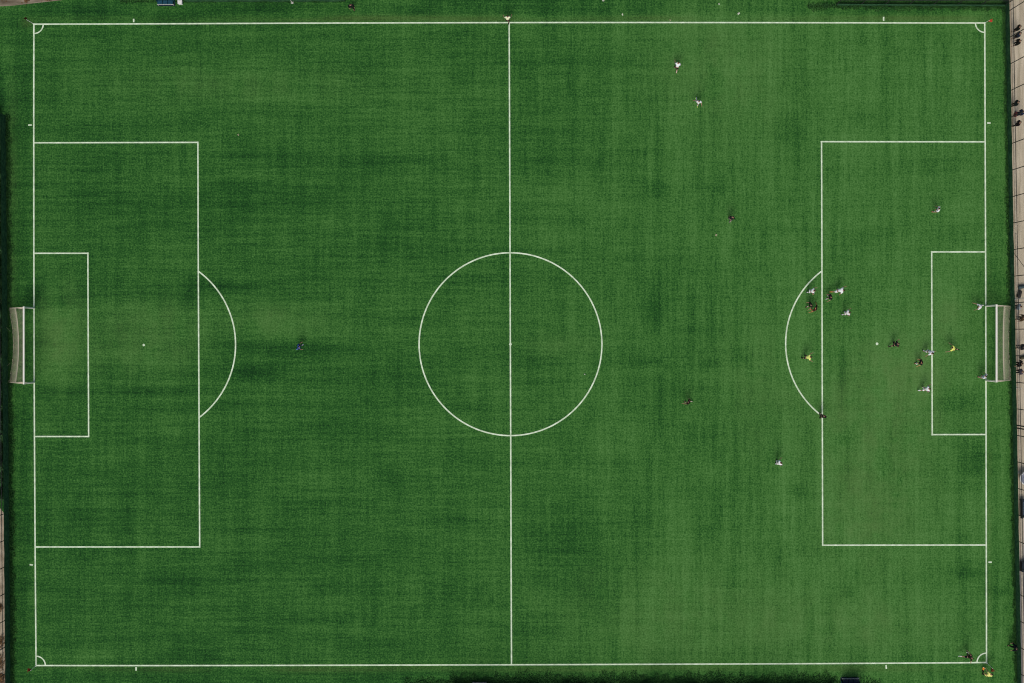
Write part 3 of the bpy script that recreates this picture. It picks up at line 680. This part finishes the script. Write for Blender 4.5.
person(968, 656, 180, 'player in black kicking from the bottom right corner', (.02, .014, .012), BLACK, (.7, .68, .6), boots=(.6, .7, .6), lean=-12, legs=((64, 8), (-14, 20)), arms=((-20, 60, 10), (20, 50, 20)), group=BT, comp=1.0)
rt, ap = person(986.4, 674.8, 45, 'assistant referee in bright yellow outside the bottom right corner', (.88, .86, .26), (.80, .78, .22), BLACK, lean=44, legs=WIDE, arms=((20, 70, 10), (10, 30, 20)), cat='assistant referee')
person(507.6, 19.6, 92, 'assistant referee in pale yellow on the top touchline at halfway', PALEY, BLACK, BLACK, lean=12, legs=WALK, arms=((16, 40, 50), (16, 40, 50)), cat='assistant referee')
person(351.2, 6.4, -70, 'person in black standing alone beyond the top touchline', BLACK, BLACK, long=True, arms=DOWN, legs=WALK, cat='person')
SP = 'spectators behind the right fence'
def spectator(px, py, face, label, jac, tr, hair=HAIR, arms=DOWN, legs=STAND): return person(px, py, face, label, jac, tr, long=True, arms=arms, legs=legs, lean=6, hair=hair, group=SP, cat='spectator')
spectator(1017.4, 28.6, 170, 'spectator in a black coat, topmost of the three by the top right corner', (.014, .014, .010), (.03, .03, .03))
spectator(1017.6, 35.3, 180, 'spectator in a navy coat, middle of the three by the top right corner', (.02, .03, .055), (.02, .022, .03))
spectator(1017.4, 42.6, 190, 'spectator in a black coat, lowest of the three by the top right corner', (.008, .008, .008), (.012, .012, .012), arms=((50, 20, 30), (10, 12, 20)))
spectator(1015.6, 103.6, 180, 'spectator in black above the red bag behind the fence', (.006, .014, .014), (.008, .012, .012))
spectator(1020.6, 112.8, 200, 'spectator in navy right of the red bag', NAVY, NAVY)
spectator(1017.4, 123.8, 175, 'spectator in a maroon black coat below the red bag', (.016, .008, .012), (.02, .01, .01), legs=WALK)
spectator(1018.0, 306.8, 180, 'spectator in pale grey blue behind the goal net', (.38, .44, .50), (.08, .10, .13))
spectator(1021.2, 318.0, 180, 'spectator in a brown coat behind the right goal', (.11, .07, .035), (.05, .04, .03), hair=(.02, .04, .045), arms=OUT)
spectator(1021.6, 347.0, 180, 'spectator in dark grey behind the middle of the right goal', (.035, .035, .04), GREY)
spectator(1019.2, 363.6, 170, 'spectator in black behind the lower part of the right goal', (.006, .006, .008), (.008, .008, .01), arms=OUT)
spectator(1019.8, 371.6, 190, 'spectator in navy trousers and purple grey jacket behind the lower goalpost', (.10, .085, .12), (.015, .013, .03))
person(1014.6, 646.6, 185, 'person in black at the foot of the fence near the bottom right corner', (.005, .005, .012), (.004, .006, .008), long=True, arms=((30, 30, 20), (20, 30, 20)), legs=((30, 10), (-30, 10)), cat='person', lean=14)

# the assistant's signal flag, held low in the left hand
hx = rt.matrix_basis @ ap[0][2]
fr = empty('signal_flag', tuple(hx), R(150), 'orange signal flag held by the assistant in bright yellow', 'flag')
m = MB(); m.bar((-.03, 0, -.04), (.36, 0, .08), .011, 6); m.build('stick', M['white_plastic'], fr)
m = MB(); n = 6; vs_ = []; fs_ = []
for i in range(n + 1):
    t = i / n
    for y in (0, .30): vs_.append((.10 + .24 * t, y * .8 + .03 * math.sin(t * 5), .02 + .06 * t + .04 * math.sin(t * 6 + y * 9)))
nn = len(vs_); vs_ += [(a, b, c - .006) for a, b, c in vs_]
for i in range(n): fs_ += [(2*i, 2*i+2, 2*i+3, 2*i+1), (nn+2*i, nn+2*i+1, nn+2*i+3, nn+2*i+2), (2*i, nn+2*i, nn+2*i+2, 2*i+2), (2*i+1, 2*i+3, nn+2*i+3, nn+2*i+1)]
fs_ += [(0, 1, nn+1, nn), (2*n, nn+2*n, nn+2*n+1, 2*n+1)]
m.add(vs_, fs_); m.build('cloth', M['flag_orange'], fr)

# ------------------------------------------------------------------ the ball and small things
def ball(px, py):
    bm = bmesh.new(); bmesh.ops.create_icosphere(bm, subdivisions=3, radius=.11)
    me = bpy.data.meshes.new('football'); bm.to_mesh(me); bm.free()
    mt = bpy.data.materials.new('ball_panels'); mt.use_nodes = True; n = mt.node_tree.nodes; L = mt.node_tree.links
    vz = n.new('ShaderNodeTexVoronoi'); vz.inputs['Scale'].default_value = 8; tc = n.new('ShaderNodeTexCoord'); cr = n.new('ShaderNodeValToRGB')
    cr.color_ramp.elements[0].position = .12; cr.color_ramp.elements[0].color = (.05, .06, .06, 1); cr.color_ramp.elements[1].position = .2; cr.color_ramp.elements[1].color = (.82, .86, .82, 1)
    L.new(tc.outputs['Object'], vz.inputs[0]); L.new(vz.outputs['Distance'], cr.inputs[0]); L.new(cr.outputs[0], n['Principled BSDF'].inputs['Base Color'])
    n['Principled BSDF'].inputs['Roughness'].default_value = .45
    o = link('football', me, mt, None, True); o.location = (*W(px, py), .135); tag(o, 'white football at the feet of the player in black', 'football')
ball(916.2, 363.4)

def shelter(px0, px1, py, sgn, label, seatmat):
    """open-fronted team shelter; py is its front, sgn +1 faces down the picture"""
    x0, y = W(px0, py); x1, _ = W(px1, py); wd = x1 - x0
    root = empty('team_shelter', ((x0 + x1) / 2, y, 0), 0 if sgn > 0 else math.pi, label, 'team shelter', 'team shelters beside the pitch')
    hw = wd / 2
    m = MB(); m.box(-hw, hw, .02, 1.15, .004, .05); m.build('floor', M['navy'], root)
    for k in range(3):
        xx = -hw + .08 + k * (wd - .16) / 3; ww = (wd - .16) / 3 - .05
        m = MB(); m.box(xx + .02, xx + .02 + ww, .10, .46, .42, .47); m.box(xx + .02, xx + .02 + ww, .47, .52, .47, .85); m.build('seat', seatmat, root, bevel=.015)
    m = MB(); m.bar((-hw + .05, .06, .40), (hw - .05, .06, .40), .022, 6)
    for s in (-1, 1): m.bar((s * (hw - .1), .06, .05), (s * (hw - .1), .06, .4), .022, 6)
    m.build('seat_frame', M['pale_steel'], root)
    for s in (-1, 1):
        m = MB(); m.add([(s*hw, .3, .05), (s*hw, 1.15, .05), (s*hw, 1.15, 2.0), (s*hw, .75, 2.0), (s*(hw-.03), .3, .05), (s*(hw-.03), 1.15, .05), (s*(hw-.03), 1.15, 2.0), (s*(hw-.03), .75, 2.0)],
                        [(0,1,2,3),(7,6,5,4),(0,4,5,1),(1,5,6,2),(2,6,7,3),(3,7,4,0)]); m.build('side_panel', M['blue_plastic'], root)
    m = MB(); m.box(-hw + .03, hw - .03, 1.12, 1.15, .05, 1.95); m.build('back_panel', M['blue_plastic'], root)
    m = MB(); m.box(-hw - .04, hw + .04, .68, 1.2, 2.003, 2.05); m.build('roof', M['blue_plastic'], root, bevel=.01)
shelter(157.8, 175.2, 6.3, 1, 'small blue team shelter beside the white box at the top edge', M['blue_plastic'])
shelter(840.5, 858.5, 677.0, -1, 'small dark blue team shelter at the bottom edge near the corner mark', M['navy'])
shelter(472, 487, 681.0, -1, 'dark blue team shelter at the bottom edge in the tree shade near halfway', M['navy'])

def boxy(name, px, py, sx, sy, h, material, lidmat, label, cat, lid='lid', rz=0):
    root = empty(name, (*W(px, py), .004), rz, label, cat)
    m = MB(); m.box(-sx/2, sx/2, -sy/2, sy/2, 0, h); m.build('case', material, root, bevel=.02)
    m = MB(); m.box(-sx/2 - .01, sx/2 + .01, -sy/2 - .01, sy/2 + .01, h + .003, h + .06); m.build(lid, lidmat, root, bevel=.015)
    m = MB(); m.tube([(-sx*.3, 0, h + .06), (-sx*.25, 0, h + .13), (sx*.25, 0, h + .13), (sx*.3, 0, h + .06)], .012, 6); m.build('handle', lidmat, root)
    return root
boxy('cool_box', 180.9, 2.6, .40, .46, .40, M['white_plastic'], M['white_plastic'], 'white cool box beside the blue team shelter', 'cool box')
boxy('equipment_box', 1023.0, 566.0, .7, .95, .55, M['navy'], M['navy'], 'dark navy equipment box beyond the lower right fence', 'box')
def bag(px, py, l, w_, h, rz, material, label):
    root = empty('kit_bag', (*W(px, py), 0), R(rz), label, 'bag')
    vs_ = []; fs_ = []; n = 10
    for i, t in enumerate((0, .06, .3, .5, .7, .94, 1.0)):
        k = (.55, .9, 1, .96, 1, .9, .55)[i]
        for j in range(n):
            a = 2 * math.pi * j / n; vs_.append((l * (t - .5), math.cos(a) * w_ / 2 * k, max(-.0, h / 2 + math.sin(a) * h / 2 * k)))
    for i in range(6):
        for j in range(n): fs_.append((i*n+j, i*n+(j+1) % n, (i+1)*n+(j+1) % n, (i+1)*n+j))
    fs_ += [tuple(range(n))[::-1], tuple(range(6*n, 7*n))]
    m = MB(); m.add(vs_, fs_); m.build('bag_body', material, root, True)
    m = MB(); m.tube([(-l*.25, w_*.3, h*.85), (-l*.12, w_*.1, h*1.2), (l*.12, w_*.1, h*1.2), (l*.25, w_*.3, h*.85)], .014, 5); m.build('strap', M['fence_steel'], root)
bag(1014.9, 114.6, .55, .34, .32, 70, mat('bag_red', (.20, .05, .05), .8, .2, var=.3), 'dull red kit bag between the spectators at the upper right fence')
bag(1020.8, 287.0, .7, .36, .34, 10, mat('bag_teal', (.07, .11, .12), .8, .2, var=.3), 'dark teal kit bag above the pale pole')
bag(1018.6, 294.2, .75, .42, .36, 75, mat('bag_charcoal', (.05, .045, .04), .8, .2, var=.3), 'charcoal kit bag beside the pale pole')
bag(1022.4, 357.4, .6, .34, .3, 20, mat('bag_olive', (.10, .09, .05), .8, .2, var=.3), 'olive kit bag above the black clad spectator by the goal')

def pole(px, py, h, label, cat='pole'):
    root = empty('pole', (*W(px, py), 0), 0, label, cat)
    m = MB(); m.bar((0, 0, 0), (0, 0, h), .035, 8, .03); m.build('shaft', M['pale_steel'], root, True)
    m = MB(); m.box(-.12, .12, -.12, .12, -.004, .03); m.build('base_plate', M['pale_steel'], root)
    m = MB(); m.bar((0, 0, h), (0, 0, h + .03), .045, 8); m.build('cap', M['pale_steel'], root)
pole(1014.4, 298.8, 3.4, 'tall pale steel pole beside the charcoal bag behind the fence')
pole(1015.6, 387.6, 1.2, 'short pale steel pole below the lower goalpost behind the fence')
pole(1018.6, 472.6, 1.1, 'short pale steel pole next to the round white table')
pole(292.2, 2.6, 1.0, 'short pale pole on the top edge right of the blue shelter')

tb = empty('round_table', (*W(1023.2, 477.4), 0), 0, 'round white rimmed table with a grey blue top beyond the fence', 'table')
bm_ = MB(); bm_.bar((0, 0, .70), (0, 0, .73), .56, 28); bm_.build('tabletop', M['grey_blue'], tb)
m = MB(); pts = [(.63 * math.cos(2*math.pi*k/32), .63 * math.sin(2*math.pi*k/32), .72) for k in range(33)]; m.tube(pts, .07, 8); m.build('rim', M['white_plastic'], tb, True)
for k in range(3):
    a = k * 2.094; m = MB(); m.bar((.2 * math.cos(a), .2 * math.sin(a), .7), (.45 * math.cos(a), .45 * math.sin(a), 0), .02, 6); m.build('leg', M['pale_steel'], tb)
bn = empty('bench', (*W(1021.6, 507.6), 0), 0, 'dark navy bench with a pale blue cushion beyond the lower right fence', 'bench')
m = MB(); m.box(-.26, .22, -.95, .95, .40, .45); m.build('seat', M['navy'], bn, bevel=.015)
m = MB(); m.box(-.02, .20, -.65, .65, .453, .50); m.build('cushion', M['pale_blue'], bn, bevel=.015)
m = MB(); m.box(-.33, -.28, -.98, .98, .46, .92); m.build('backrest', M['navy'], bn, bevel=.012)
for y in (-.8, .8):
    for x in (-.2, .16):
        m = MB(); m.box(x - .03, x + .03, y - .03, y + .03, -.004, .397); m.build('leg', M['navy'], bn)

def scrap(px, py, s, material, label):
    rnd = random.Random(int(px)); n = 3; vs_ = []
    for i in range(n):
        for j in range(n): vs_.append(((i - 1) * s / 2 + rnd.uniform(-.02, .02), (j - 1) * s / 3 + rnd.uniform(-.02, .02), .03 + rnd.random() * .05))
    nn = len(vs_); vs_ += [(a, b, c - .004) for a, b, c in vs_]; fs_ = []
    for i in range(n - 1):
        for j in range(n - 1):
            q = (i*n+j, (i+1)*n+j, (i+1)*n+j+1, i*n+j+1); fs_ += [q, tuple(nn + k for k in q[::-1])]
    m = MB(); m.add(vs_, fs_); o = m.build('scrap', material); o.location = (*W(px, py), .004); o.rotation_euler = (0, 0, rnd.uniform(0, 3)); tag(o, label, 'litter', 'pale scraps lying on the turf')
PW = mat('scrap_pale', (.62, .66, .52), .8, .2, var=.15); PB = mat('scrap_straw', (.40, .38, .24), .8, .2, var=.2)
scrap(238.4, 135.0, .15, PB, 'straw coloured scrap alone above the left penalty area')
scrap(716.0, 235.2, .20, PB, 'pale scrap on the turf below the lone player in black')
scrap(738.6, 13.8, .24, PW, 'largest pale scrap beyond the top touchline in the right half')
scrap(719.0, 4.2, .16, PW, 'small pale scrap at the top edge left of the largest scrap')
scrap(622.5, 14.8, .18, PW, 'pale scrap beyond the top touchline midway between halfway and the largest scrap')
scrap(603.2, .9, .20, PW, 'pale scrap cut by the top edge right of the halfway assistant')
scrap(670.2, 20.2, .14, PB, 'faint scrap touching the top touchline')
scrap(584.6, 374.2, .13, PW, 'tiny pale scrap in the lower right of the centre circle')
